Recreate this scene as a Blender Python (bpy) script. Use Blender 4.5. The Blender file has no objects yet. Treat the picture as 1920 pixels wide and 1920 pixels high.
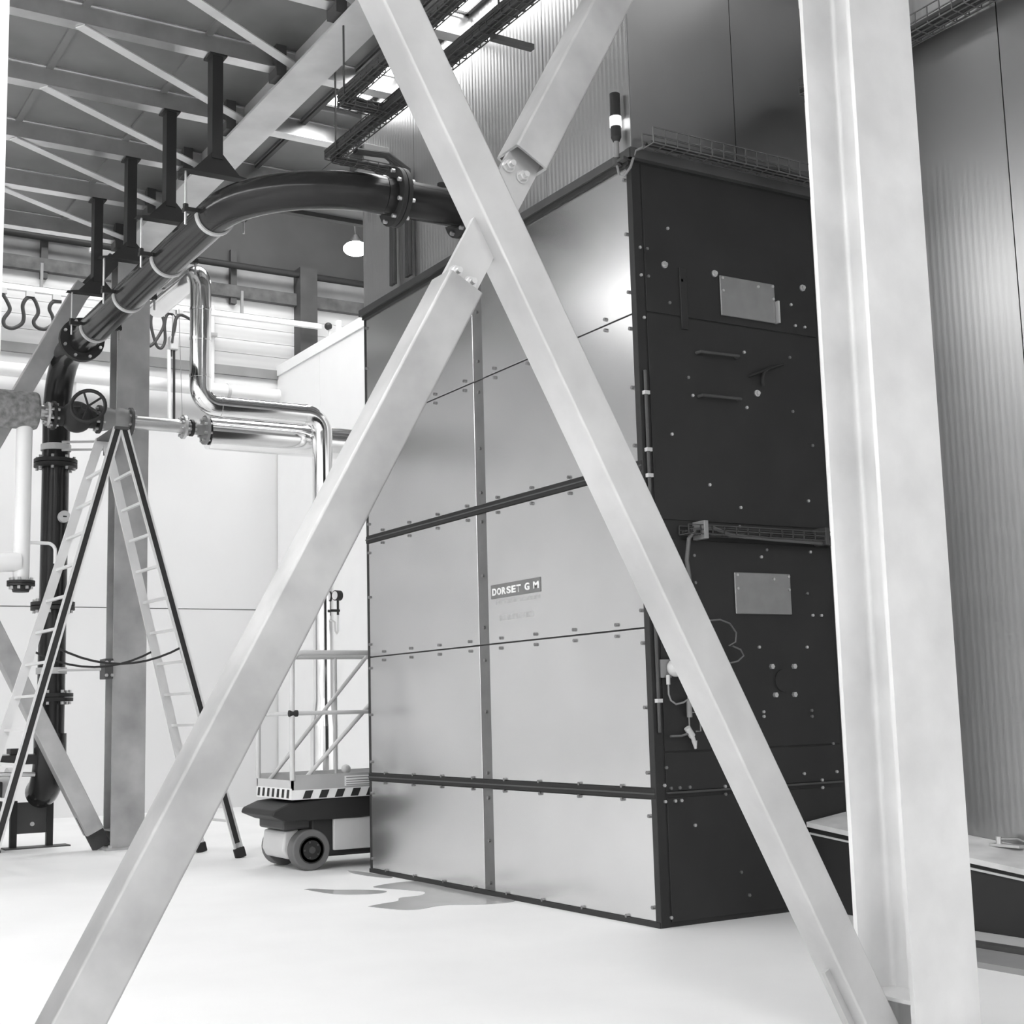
import bpy, bmesh, math, random
from mathutils import Vector, Matrix
random.seed(7)
SC = bpy.context.scene
COL = SC.collection

# ------------------------------------------------------------------ camera
cam_d = bpy.data.cameras.new('camera')
cam_d.sensor_width = 36.0
cam_d.lens = 48.95
cam_d.clip_start, cam_d.clip_end = 0.05, 200
cam = bpy.data.objects.new('camera', cam_d)
COL.objects.link(cam)
rgt = Vector((0.51802857, 0.85495345, -0.02647648))
upv = Vector((0.13459591, -0.05090758, 0.98959202))
fwd = Vector((-0.84470725, 0.51620056, 0.14144481))
cam.matrix_world = Matrix(((rgt.x, upv.x, -fwd.x, 0.0), (rgt.y, upv.y, -fwd.y, 0.0),
                           (rgt.z, upv.z, -fwd.z, 1.36), (0, 0, 0, 1)))
SC.camera = cam

# ------------------------------------------------------------------ world and exposure
SC.view_settings.view_transform = 'Standard'
SC.view_settings.look = 'None'
SC.view_settings.gamma = 1.0
SC.view_settings.exposure = 1.0
SC.view_settings.use_curve_mapping = False
world = bpy.data.worlds.new('overcast')
SC.world = world
world.use_nodes = True
wb = world.node_tree.nodes['Background']
wb.inputs['Color'].default_value = (1, 1, 1, 1)
wb.inputs['Strength'].default_value = 0.6
SKY = 5.0          # brightness of the skylight panes

# ------------------------------------------------------------------ materials
MATS = {}
def mat(name, base, rough=0.6, metal=0.0, var=0.08, scale=3.0, bump=0.0, bscale=40.0, spec=0.5, stretch=None, coat=0.0, ribs=None):
    if name in MATS: return MATS[name]
    m = bpy.data.materials.new(name); m.use_nodes = True
    nt = m.node_tree; N = nt.nodes; L = nt.links
    b = N['Principled BSDF']
    b.inputs['Roughness'].default_value = rough
    b.inputs['Metallic'].default_value = metal
    b.inputs['Specular IOR Level'].default_value = spec
    b.inputs['Coat Weight'].default_value = coat
    tc = N.new('ShaderNodeTexCoord')
    mp = N.new('ShaderNodeMapping')
    geo = N.new('ShaderNodeNewGeometry')
    L.new(geo.outputs['Position'], mp.inputs['Vector'])
    if stretch: mp.inputs['Scale'].default_value = stretch
    nz = N.new('ShaderNodeTexNoise')
    nz.inputs['Scale'].default_value = scale; nz.inputs['Detail'].default_value = 5.0
    L.new(mp.outputs['Vector'], nz.inputs['Vector'])
    cr = N.new('ShaderNodeValToRGB')
    lo, hi = max(0, base * (1 - var)), min(1, base * (1 + var))
    cr.color_ramp.elements[0].position = 0.3; cr.color_ramp.elements[1].position = 0.7
    cr.color_ramp.elements[0].color = (lo, lo, lo, 1); cr.color_ramp.elements[1].color = (hi, hi, hi, 1)
    L.new(nz.outputs['Fac'], cr.inputs['Fac'])
    L.new(cr.outputs['Color'], b.inputs['Base Color'])
    h = None
    if ribs:                       # fine pressed ribs, as relief: (axis, per metre, strength)
        ax, per, st = ribs
        w = N.new('ShaderNodeTexWave'); w.wave_type = 'BANDS'; w.bands_direction = ax
        w.wave_profile = 'SIN'
        w.inputs['Scale'].default_value = per * 0.31416 / 1.0
        w.inputs['Distortion'].default_value = 0.0
        L.new(geo.outputs['Position'], w.inputs['Vector'])
        bp = N.new('ShaderNodeBump'); bp.inputs['Strength'].default_value = st; bp.inputs['Distance'].default_value = 0.01
        L.new(w.outputs['Fac'], bp.inputs['Height']); L.new(bp.outputs['Normal'], b.inputs['Normal'])
    elif bump > 0:
        n2 = N.new('ShaderNodeTexNoise'); n2.inputs['Scale'].default_value = bscale; n2.inputs['Detail'].default_value = 4.0
        L.new(mp.outputs['Vector'], n2.inputs['Vector'])
        bp = N.new('ShaderNodeBump'); bp.inputs['Strength'].default_value = bump; bp.inputs['Distance'].default_value = 0.01
        L.new(n2.outputs['Fac'], bp.inputs['Height']); L.new(bp.outputs['Normal'], b.inputs['Normal'])
    MATS[name] = m
    return m
def emat(name, strength):
    m = bpy.data.materials.new(name); m.use_nodes = True
    nt = m.node_tree; nt.nodes.clear()
    e = nt.nodes.new('ShaderNodeEmission'); o = nt.nodes.new('ShaderNodeOutputMaterial')
    e.inputs['Strength'].default_value = strength
    nt.links.new(e.outputs[0], o.inputs['Surface'])
    return m

M_floor = mat('pale_screed', 0.80, 0.55, var=0.04, scale=0.9, bump=0.03, bscale=6)
M_conc = mat('pale_wall_concrete', 0.74, 0.8, var=0.025, scale=0.7, bump=0.03)
M_clad = mat('wall_cladding', 0.64, 0.5, var=0.03, scale=1.0, ribs=('Z', 9, 0.25))
M_wall_shade = mat('upper_wall_shade', 0.065, 0.7, var=0.1, scale=1.5)  # shade of the unlit upper wall, put into a dark base colour
M_ledge = mat('grey_ledge', 0.10, 0.8, var=0.35, scale=6)
M_white = mat('white_panel', 0.93, 0.45, var=0.01)
M_deck = mat('roof_deck', 0.23, 0.55, metal=0.3, var=0.12, scale=2.0)
M_purlin = mat('purlin_steel', 0.72, 0.30, metal=1.0, var=0.12, scale=4.0)
M_beam = mat('beam_galvanised', 0.66, 0.5, metal=0.35, var=0.12, scale=2.5)
M_galv = mat('column_galvanised', 0.70, 0.48, metal=0.3, var=0.10, scale=3.0, bump=0.03, bscale=30)
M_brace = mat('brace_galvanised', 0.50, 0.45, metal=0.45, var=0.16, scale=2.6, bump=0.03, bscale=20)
M_brace2 = mat('darker_brace_galvanised', 0.39, 0.45, metal=0.40, var=0.22, scale=3.2, bump=0.03, bscale=20)  # darker base tone for both halves of the split brace
M_rcol = mat('rear_column_steel', 0.40, 0.5, metal=0.4, var=0.25, scale=2.2)
M_sheet = mat('zinc_sheet', 0.70, 0.22, metal=0.92, var=0.05, scale=1.2)
M_post = mat('dull_zinc_strip', 0.17, 0.5, metal=0.6, var=0.12, scale=5)
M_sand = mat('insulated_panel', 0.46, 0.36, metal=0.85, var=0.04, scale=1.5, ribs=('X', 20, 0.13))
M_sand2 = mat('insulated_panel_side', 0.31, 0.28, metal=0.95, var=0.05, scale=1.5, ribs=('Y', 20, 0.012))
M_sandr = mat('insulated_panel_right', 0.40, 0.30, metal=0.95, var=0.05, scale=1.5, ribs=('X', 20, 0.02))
M_black = mat('black_paint', 0.030, 0.5, var=0.1, spec=0.25)
M_blackgloss = mat('black_gloss_pipe', 0.022, 0.17, var=0.1, spec=0.28)
M_dark = mat('dark_grey_steel', 0.07, 0.5, var=0.15, spec=0.3)
M_mid = mat('mid_grey_paint', 0.25, 0.5, var=0.1)
M_lite = mat('light_grey_paint', 0.55, 0.5, var=0.06)
M_alu = mat('ladder_aluminium', 0.72, 0.4, metal=0.5, var=0.06)
M_chrome = mat('bright_cladding', 0.86, 0.13, metal=1.0, var=0.03, scale=4)
M_bolt = mat('zinc_bolt', 0.60, 0.3, metal=0.7, var=0.1)
M_boltd = mat('dark_bolt', 0.22, 0.4, metal=0.6, var=0.1)
M_rub = mat('rubber', 0.03, 0.8, var=0.1, spec=0.2)
M_tyre = mat('grey_tyre', 0.16, 0.8, var=0.1, spec=0.2)
M_lag = mat('mineral_wool_lagging', 0.22, 0.95, var=0.4, scale=14, bump=0.6, bscale=30)
M_wpipe = mat('white_pipe', 0.82, 0.4, var=0.02)
M_sign = mat('sign_grey', 0.16, 0.5, var=0.1)
M_letter = mat('sign_white', 0.85, 0.6, var=0.01)
M_cable = mat('cable_sheath', 0.05, 0.5, var=0.2, spec=0.3)
M_wire = mat('tray_wire', 0.22, 0.4, metal=0.6, var=0.1)
M_wet = mat('wet_screed', 0.46, 0.12, var=0.06, scale=3.0, spec=0.5)
M_hatch = mat('hatch_plate', 0.30, 0.42, metal=0.6, var=0.08, scale=8)
M_slab = mat('ramp_top', 0.62, 0.6, var=0.2, scale=4)
E_sky = emat('skylight_pane', SKY)
E_sky_rear = emat('rear_skylight_pane', SKY*1.15)
E_lamp = emat('lamp_glass', 30.0)
E_beacon = emat('beacon_lens', 1.2)

# ------------------------------------------------------------------ mesh helpers
def frame_for(d):
    d = Vector(d).normalized()
    a = Vector((0, 0, 1)) if abs(d.z) < 0.9 else Vector((1, 0, 0))
    u = d.cross(a).normalized(); v = u.cross(d).normalized()
    return d, u, v
def arc(c, u, v, r, a0, a1, n=10):
    c = Vector(c); u = Vector(u); v = Vector(v)
    return [c + r * (math.cos(math.radians(a0 + (a1 - a0) * i / n)) * u + math.sin(math.radians(a0 + (a1 - a0) * i / n)) * v) for i in range(n + 1)]
class MB:
    def __init__(s): s.v = []; s.f = []; s.smooth = False
    def face(s, pts):
        i = len(s.v); s.v += [tuple(p) for p in pts]; s.f.append(tuple(range(i, i + len(pts))))
    def box(s, x0, x1, y0, y1, z0, z1):
        i = len(s.v)
        s.v += [(x0,y0,z0),(x1,y0,z0),(x1,y1,z0),(x0,y1,z0),(x0,y0,z1),(x1,y0,z1),(x1,y1,z1),(x0,y1,z1)]
        s.f += [tuple(i + k for k in q) for q in ((0,3,2,1),(4,5,6,7),(0,1,5,4),(1,2,6,5),(2,3,7,6),(3,0,4,7))]
        return s
    def prism(s, prof, a, b, u=None, v=None, caps=True):
        """profile [(p,q)..] swept from a to b; p along u, q along v"""
        a = Vector(a); b = Vector(b)
        if u is None: _, u, v = frame_for(b - a)
        u = Vector(u); v = Vector(v); n = len(prof); i = len(s.v)
        if u.cross(v).dot(b - a) < 0: prof = list(reversed(prof))
        for e in (a, b):
            s.v += [tuple(e + p * u + q * v) for p, q in prof]
        for k in range(n):
            k2 = (k + 1) % n
            s.f.append((i + k, i + k2, i + n + k2, i + n + k))
        if caps:
            s.f.append(tuple(i + k for k in reversed(range(n)))); s.f.append(tuple(i + n + k for k in range(n)))
        return s
    def obox(s, a, b, w, h, u=None, v=None):
        return s.prism([(-w/2,-h/2),(w/2,-h/2),(w/2,h/2),(-w/2,h/2)], a, b, u, v)
    def cyl(s, a, b, r, seg=20, r2=None, caps=True):
        s.smooth = True
        a = Vector(a); b = Vector(b); r2 = r if r2 is None else r2
        d, u, v = frame_for(b - a); i = len(s.v)
        for e, rr in ((a, r), (b, r2)):
            s.v += [tuple(e + rr * (math.cos(2*math.pi*k/seg) * u + math.sin(2*math.pi*k/seg) * v)) for k in range(seg)]
        for k in range(seg):
            k2 = (k + 1) % seg; s.f.append((i + k2, i + k, i + seg + k, i + seg + k2))
        if caps:
            s.f.append(tuple(i + k for k in range(seg))); s.f.append(tuple(i + seg + k for k in reversed(range(seg))))
        return s
    def tube(s, path, r, seg=16, caps=True):
        s.smooth = True
        P = [Vector(p) for p in path]; n = len(P); i0 = len(s.v)
        T = [(P[min(k+1, n-1)] - P[max(k-1, 0)]).normalized() for k in range(n)]
        _, u, v = frame_for(T[0])
        for k in range(n):
            u = (u - T[k] * u.dot(T[k])).normalized(); v = T[k].cross(u)
            s.v += [tuple(P[k] + r * (math.cos(2*math.pi*j/seg) * u + math.sin(2*math.pi*j/seg) * v)) for j in range(seg)]
        for k in range(n - 1):
            for j in range(seg):
                j2 = (j + 1) % seg; a = i0 + k*seg; b = a + seg
                s.f.append((a + j, a + j2, b + j2, b + j))
        if caps:
            s.f.append(tuple(i0 + j for j in reversed(range(seg)))); s.f.append(tuple(i0 + (n-1)*seg + j for j in range(seg)))
        return s
    def ring(s, c, axis, r0, r1, t, seg=28):
        """flat annulus of thickness t centred on c"""
        s.smooth = True
        c = Vector(c); d, u, v = frame_for(axis); i = len(s.v)
        for off in (-t/2, t/2):
            for r in (r0, r1):
                s.v += [tuple(c + d*off + r*(math.cos(2*math.pi*k/seg)*u + math.sin(2*math.pi*k/seg)*v)) for k in range(seg)]
        for k in range(seg):
            k2 = (k+1) % seg
            a, b, e, g = i, i+seg, i+2*seg, i+3*seg
            s.f += [(a+k, b+k, b+k2, a+k2), (e+k, e+k2, g+k2, g+k), (b+k, g+k, g+k2, b+k2), (a+k, a+k2, e+k2, e+k)]
        return s
    def torus(s, c, axis, R, r, seg=32, sub=10):
        d, u, v = frame_for(axis)
        pts = [Vector(c) + R*(math.cos(2*math.pi*k/seg)*u + math.sin(2*math.pi*k/seg)*v) for k in range(seg+1)]
        return s.tube(pts, r, sub, caps=False)
    def hexbolt(s, c, axis, r, h):
        d, u, v = frame_for(axis); c = Vector(c)
        prof = [(r*math.cos(math.pi/3*k), r*math.sin(math.pi/3*k)) for k in range(6)]
        return s.prism(prof, c, c + d*h, u, v)
    def sphere(s, c, r, seg=16, rows=10, sz=1.0):
        s.smooth = True
        c = Vector(c); i = len(s.v)
        for a in range(rows + 1):
            t = math.pi * a / rows
            s.v += [(c.x + r*math.sin(t)*math.cos(2*math.pi*k/seg), c.y + r*math.sin(t)*math.sin(2*math.pi*k/seg), c.z + sz*r*math.cos(t)) for k in range(seg)]
        for a in range(rows):
            for k in range(seg):
                k2 = (k+1) % seg; s.f.append((i+a*seg+k, i+(a+1)*seg+k, i+(a+1)*seg+k2, i+a*seg+k2))
        return s
    def build(s, name, m, parent=None, bevel=0.0, label=None, kind=None):
        me = bpy.data.meshes.new(name)
        me.from_pydata(s.v, [], s.f)
        me.validate(); me.update()
        if s.smooth:
            for p in me.polygons: p.use_smooth = True
            me.set_sharp_from_angle(angle=math.radians(38))
        wn = s.smooth
        me.materials.append(m)
        o = bpy.data.objects.new(name, me); COL.objects.link(o)
        if bevel > 0:
            bv = o.modifiers.new('bevel', 'BEVEL'); bv.width = bevel; bv.segments = 2; bv.limit_method = 'ANGLE'; bv.angle_limit = math.radians(40)
            for p in me.polygons: p.use_smooth = True
            me.set_sharp_from_angle(angle=math.radians(60))
        if wn and getattr(s, 'weighted', False) or bevel > 0:
            w_ = o.modifiers.new('normals', 'WEIGHTED_NORMAL'); w_.keep_sharp = True; w_.weight = 100
        if parent is not None:
            o.parent = parent
            if parent.type == 'EMPTY': o.matrix_parent_inverse = Matrix.Translation(parent.location).inverted()
        if label: o['label'] = label
        if kind: o['kind'] = kind
        return o
def tag(o, label, cat, group=None, kind=None):
    o['label'] = label; o['category'] = cat
    if group: o['group'] = group
    if kind: o['kind'] = kind
    return o
def thing(name, loc, label, cat, group=None, kind=None):
    o = bpy.data.objects.new(name, None); COL.objects.link(o)
    o.location = loc; o.empty_display_size = 0.2
    return tag(o, label, cat, group, kind)
def rounded(w, h, r, n=3):
    out = []
    for cx, cy, a in ((w/2-r, h/2-r, 0), (-w/2+r, h/2-r, 90), (-w/2+r, -h/2+r, 180), (w/2-r, -h/2+r, 270)):
        for k in range(n + 1):
            t = math.radians(a + 90*k/n); out.append((cx + r*math.cos(t), cy + r*math.sin(t)))
    return out
def bolt_circle(mb, c, axis, R, n, r, h, ph=0.0):
    d, u, v = frame_for(axis)
    for k in range(n):
        t = 2*math.pi*(k + ph)/n
        mb.hexbolt(Vector(c) + R*(math.cos(t)*u + math.sin(t)*v), axis, r, h)

# ================================================================== THE SETTING
fl = MB().box(-21.6, 16, -10, 16, -0.2, 0).build('floor', M_floor)
tag(fl, 'pale screed hall floor with faint stains', 'floor', kind='structure')

# rear wall of the hall
wb_ = thing('wall_back', (-21, 6, 0), 'pale rear hall wall with seams and a shade-toned upper zone', 'wall', kind='structure')
for a, b in ((-10, -5), (-4.985, 1.0), (1.015, 16)):
    MB().box(-21.3, -21, a, b, 0, 3.05).build('wall_panel', M_conc, wb_)
    MB().box(-21.3, -21, a, b, 3.065, 6.83).build('wall_panel', M_conc, wb_)
MB().box(-21.3, -21.03, -10, 16, 0, 9).build('wall_core', M_mid, wb_)
MB().box(-21.3, -20.94, -10, 16, 6.83, 6.98).build('wall_band', M_mid, wb_)
for k in range(5):
    z = 6.985 + k*0.225
    MB().box(-21.3, -20.98, -10, 16, z, z + 0.218).build('cladding_board', M_clad, wb_)
MB().box(-21.3, -20.86, -10, 16, 8.10, 8.30).build('wall_ledge', M_ledge, wb_)
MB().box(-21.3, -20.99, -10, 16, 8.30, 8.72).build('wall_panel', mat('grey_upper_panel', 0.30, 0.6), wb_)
MB().box(-21.3, -20.97, -10, 16, 8.72, 11.2).build('shaded_upper_wall', M_wall_shade, wb_)
for y in (4.62, 7.6):
    MB().box(-20.98, -20.88, y - 0.05, y + 0.05, 8.0, 8.9).build('wall_bracket', M_dark, wb_)
MB().box(-21.0, -20.7, 8.68, 8.98, 7.0, 8.72).build('wall_pilaster', M_dark, wb_)

# outer walls behind and beside the photographer
wl = MB().box(-21.6, 12, -10.3, -10, 0, 11.2).build('wall_left', M_conc)
tag(wl, 'pale side wall of the hall out of view', 'wall', kind='structure')
wr2 = MB().box(-21.6, -7.3, 15.7, 16, 0, 11.2).build('wall_far', M_conc)
tag(wr2, 'pale wall behind the dryer and the white room', 'wall', kind='structure')

# white sandwich-panel room against the rear wall
wp = thing('wall_partition', (-19, 8.4, 0), 'bright white panel room standing against the rear wall', 'partition', kind='structure')
xs = [-20.98, -19.25, -17.6, -16.0, -14.6]
for k in range(4):
    MB().box(xs[k] + 0.004, xs[k+1] - 0.004, 8.383, 8.46, 0.0, 6.88).build('wall_panel', M_white, wp)
MB().box(-14.7, -14.606, 8.40, 11, 0, 6.88).build('wall_panel', M_white, wp)
MB().box(-20.98, -14.58, 8.36, 11, 6.885, 7.05).build('roof_cap', M_white, wp)
MB().box(-20.9, -14.6, 8.55, 8.57, 7.05, 7.12).build('roof_rail', M_lite, wp)

# ---- roof over the near bays
cl = thing('ceiling', (-10, 3, 6.78), 'low grey deck roof on dark purlins with light diagonal ties', 'roof', kind='structure')
SKYL = [(-8.6, -6.6), (-2.4, -0.4)]      # skylight strips out of view, along X
deck_edges = [-10, -8.6, -6.6, -5.5, -4.5, -3.4, -2.4, -0.4, 0.6, 1.6, 2.6, 3.6, 4.4, 4.95]
for a, b in zip(deck_edges[:-1], deck_edges[1:]):
    if (a, b) in SKYL: continue
    if 1.5 < a < 3.5:
        MB().box(-15.42, 1.0, a + 0.006, b - 0.006, 6.98, 7.06).build('deck_panel', M_deck, cl)
        MB().box(-15.42, 1.0, b - 0.03, b + 0.03, 6.955, 6.98).build('deck_rib', M_deck, cl)
        continue
    MB().box(-13.95 if a > 4.3 else -15.42, 10, a + 0.006, b - 0.006, 6.98, 7.06).build('deck_panel', M_deck, cl)
    MB().box(-15.42, 10, b - 0.03, b + 0.03, 6.955, 6.98).build('deck_rib', M_deck, cl)
for a, b in ((-13.95, -11.45), (-7.1, 10)):
    MB().box(a, b, 4.956, 5.6, 6.98, 7.06).build('deck_panel', M_deck, cl)
MB().box(-13.95, -11.45, 5.61, 9.0, 6.98, 7.06).build('deck_panel', M_deck, cl)
MB().box(-13.95, 10, 4.93, 4.97, 6.93, 7.0).build('deck_rib', M_dark, cl)
MB().box(-15.5, -15.42, -10, 4.6, 6.9, 11.2).build('fascia', M_dark, cl)
MB().box(-14.03, -13.95, 4.6, 9.0, 6.93, 11.2).build('fascia', M_dark, cl)
MB().box(-15.42, -14.03, 4.52, 4.6, 6.98, 11.2).build('fascia', M_dark, cl)
PX = [-15.38 + 1.22*i for i in range(20)]
def ibeam(d, w, tf, tw):
    return [(-w/2,0),(w/2,0),(w/2,tf),(tw/2,tf),(tw/2,d-tf),(w/2,d-tf),(w/2,d),(-w/2,d),(-w/2,d-tf),(-tw/2,d-tf),(-tw/2,tf),(-w/2,tf)]
for i, x in enumerate(PX):
    y1 = 4.5 if x < -14.0 else 9.0 if x < -11.5 else (5.37 if x < -7.2 else 6.95)
    MB().prism([(-0.065,0),(0.065,0),(0.065,0.012),(0.004,0.012),(0.004,0.188),(0.02,0.188),(0.02,0.2),(-0.02,0.2),(-0.02,0.188),(-0.004,0.188),(-0.004,0.012),(-0.065,0.012)], (x, -9.9, 6.78), (x, y1, 6.78), (1,0,0), (0,0,1)).build('purlin', M_purlin, cl)
for i in range(1, 12):
    x = PX[i]
    MB().obox((x + 0.02, 2.55, 6.772), (x - 1.12, 4.40, 6.772), 0.095, 0.012, (0.85, 0.52, 0), (0,0,1)).build('diagonal_tie', M_galv, cl)

# high roof over the rear bay
hr = thing('ceiling_high', (-18, 3, 11), 'high dark roof above the rear bay', 'roof', kind='structure')
MB().box(-21.6, -15.42, -10.3, 2.0, 11.2, 11.35).build('deck_panel', M_deck, hr)
MB().box(-21.6, -15.42, 9.2, 16, 11.2, 11.35).build('deck_panel', M_deck, hr)
MB().box(-21.6, -18.4, 2.0, 9.2, 11.2, 11.35).build('deck_panel', M_deck, hr)
MB().box(-15.42, -13.95, 4.6, 16, 11.2, 11.35).build('deck_panel', M_deck, hr)
# skylights
def skylight(n, x0, x1, y0, y1, z, label, em=None):
    o = thing('window_%d' % n, ((x0+x1)/2, (y0+y1)/2, z), label, 'skylight', kind='structure')
    L = x1 - x0; q = max(1, int(round(L / 2.4)))
    for k in range(q):
        a = x0 + L*k/q; b = x0 + L*(k+1)/q
        MB().box(a + 0.03, b - 0.03, y0 + 0.03, y1 - 0.03, z, z + 0.03).build('pane', em or E_sky, o)
        MB().box(a, a + 0.03, y0, y1, z - 0.02, z + 0.05).build('glazing_bar', M_dark, o)
    MB().box(x0, x1, y0, y0 + 0.03, z - 0.02, z + 0.05).build('glazing_bar', M_dark, o)
    MB().box(x0, x1, y1 - 0.03, y1, z - 0.02, z + 0.05).build('glazing_bar', M_dark, o)
    return o
skylight(1, -15.4, 9.8, -8.6, -6.6, 7.0, 'long roof skylight strip far to the left, out of view')
skylight(2, -15.4, 9.8, -2.4, -0.4, 7.0, 'long roof skylight strip left of the braced frames, out of view')
skylight(5, 1.0, 9.8, 1.6, 3.6, 7.0, 'added roof skylight strip above and behind the photographer, out of view')  # unseen strip added to brighten camera-side steel faces and the front floor
skylight(3, -11.4, -7.15, 4.97, 5.37, 7.02, 'narrow glowing skylight between cable trays and grey enclosure')
skylight(4, -18.4, -15.6, 2.0, 9.2, 11.2, 'wide roof skylight over the rear bay, out of view', E_sky_rear)

# ---- grey insulated enclosure above the dryer, and the wall to its right
ue = thing('wall_upper', (-9.2, 5.39, 5.06), 'grey ribbed panel enclosure rising above the zinc dryer', 'wall', kind='structure')
for k in range(4):
    a = -11.36 + k*1.05
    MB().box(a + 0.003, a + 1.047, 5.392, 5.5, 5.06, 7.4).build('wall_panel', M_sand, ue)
for k in range(2):
    a = 5.395 + k*0.92
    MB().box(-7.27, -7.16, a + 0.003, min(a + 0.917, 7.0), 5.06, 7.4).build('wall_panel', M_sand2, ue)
MB().box(-11.36, -11.26, 5.5, 9, 5.06, 7.4).build('wall_panel', M_sand, ue)
wr = thing('wall_right', (-5, 7.0, 0.4), 'tall grey metal panel wall at the right edge, streaked', 'wall', kind='structure')
xr = [-7.16, -6.30, -5.425, -4.3, -3.2, -2.0, -0.8, 0.4, 1.6, 2.8, 4.0]
for a, b in zip(xr[:-1], xr[1:]):
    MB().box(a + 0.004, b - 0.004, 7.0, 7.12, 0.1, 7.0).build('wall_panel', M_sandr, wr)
MB().box(-7.1, 4.0, 7.03, 7.15, 0.0, 7.0).build('wall_core', M_dark, wr)

# ================================================================== DRYER CABINET
XB, YB = -7.16, 5.39
XL = -11.335
dr = thing('dryer_cabinet', ((XL+XB)/2, 6.3, 0), 'huge zinc-panelled dryer cabinet with a black bolted end face', 'machine')
MB().box(XL + 0.01, XB, YB + 0.012, 7.0, 0.0, 5.0).build('casing', M_black, dr)
MB().box(XL - 0.0, XL + 0.035, YB - 0.012, 5.6, 0.0, 5.0).build('edge_post', M_black, dr, bevel=0.004)
MB().box(XB - 0.05, XB + 0.006, YB - 0.014, YB + 0.06, 0.0, 4.99).build('edge_post', M_black, dr, bevel=0.004)
rows = [(0.035, 0.785), (0.855, 1.862), (1.872, 2.885), (2.955, 3.942), (3.952, 4.965)]
cols = [(XL + 0.03, -9.345), (-9.195, XB - 0.052)]
for z0, z1 in rows:
    for x0, x1 in cols:
        MB().box(x0, x1, YB - 0.006, YB + 0.015, z0, z1).build('panel', M_sheet, dr, bevel=0.003)
    MB().box(-9.36, -9.18, YB + 0.004, YB + 0.016, z0, z1).build('joint_strip', M_post, dr)
for z in (0.82, 2.92):
    MB().box(XL, XB, YB - 0.018, YB + 0.015, z - 0.033, z + 0.033).build('rubber_joint', M_rub, dr, bevel=0.006)
    MB().box(XL, XB, YB - 0.022, YB - 0.016, z - 0.006, z + 0.004).build('joint_lip', M_dark, dr)
MB().box(XL, XB, YB - 0.02, YB + 0.015, 0.0, 0.034).build('sill', M_black, dr)
# bolt rows on the zinc face
mb = MB()
bx = [-11.013, -10.49, -9.987, -9.484, -9.012, -8.525, -8.02, -7.518]
for z in (0.04, 0.775, 0.86, 1.83, 1.905, 2.86, 2.975, 3.91, 3.985):
    for x in bx: mb.hexbolt((x + random.uniform(-.006, .006), YB - 0.006, z), (0,-1,0), 0.013, 0.016)
for x in (XL + 0.05, XB - 0.075):
    for z in (0.12, 0.68, 0.95, 1.36, 1.77, 1.98, 2.4, 2.8, 3.06, 3.45, 3.85, 4.1, 4.5, 4.88): mb.hexbolt((x, YB - 0.006, z), (0,-1,0), 0.013, 0.016)
for z in (0.09, 0.40, 0.715, 0.90, 1.36, 1.75, 2.0, 2.4, 2.82, 3.05, 3.4, 3.85, 4.1, 4.5, 4.9): mb.hexbolt((-9.27, YB + 0.003, z), (0,-1,0), 0.013, 0.014)
mb.build('bolt_heads', M_boltd, dr, kind='stuff')
# caps along the top
MB().prism([(0,0),(0.05,0),(0.05,0.06),(0,0.06)], (XL - 0.03, YB - 0.05, 5.0), (XB + 0.04, YB - 0.05, 5.0), (0,1,0), (0,0,1)).build('top_rail', M_dark, dr)
MB().box(XL, XB, YB - 0.03, YB + 0.02, 4.965, 5.0).build('top_seal', M_black, dr)
MB().box(XB - 0.02, XB + 0.045, YB - 0.04, 7.0, 5.0, 5.07).build('top_rail', M_dark, dr)
# door leaves and stiffeners of the black end face
for z0, z1 in ((0.03, 0.79), (0.83, 1.07), (1.08, 2.44), (2.57, 3.95), (3.96, 4.98)):
    MB().box(XB - 0.01, XB + 0.008, 5.46, 6.97, z0, z1).build('black_panel', M_black, dr, bevel=0.003)
MB().box(XB, XB + 0.02, 5.46, 6.97, 0.815, 0.828).build('shelf_lip', M_dark, dr)
MB().box(XB + 0.006, XB + 0.02, 5.74, 5.80, 3.87, 4.30).build('hinge_bar', M_black, dr, bevel=0.004)
for z0, z1 in ((4.01, 4.295), (1.96, 2.24)):
    h = MB().box(XB + 0.01, XB + 0.022, 6.09, 6.585, z0, z1).build('inspection_hatch', M_hatch, dr, bevel=0.008)
    q = MB()
    for yy, zz in ((6.11, z1 - 0.02), (6.565, z1 - 0.02), (6.11, z1 - 0.11), (6.565, z1 - 0.11), (6.43, z1 - 0.04)):
        q.hexbolt((XB + 0.022, yy, zz), (1,0,0), 0.010, 0.010)
    q.build('hatch_screws', M_bolt, h, kind='stuff')
MB().box(XB + 0.006, XB + 0.05, 6.585, 6.60, 4.01, 4.17).build('hatch_stop', M_bolt, dr)
for z in (3.72, 3.42):
    hd = MB().tube([(XB+0.01, 5.86, z), (XB+0.05, 5.865, z), (XB+0.05, 6.2, z + 0.005), (XB+0.01, 6.205, z+0.005)], 0.011, 8).build('handle', M_dark, dr)
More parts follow.
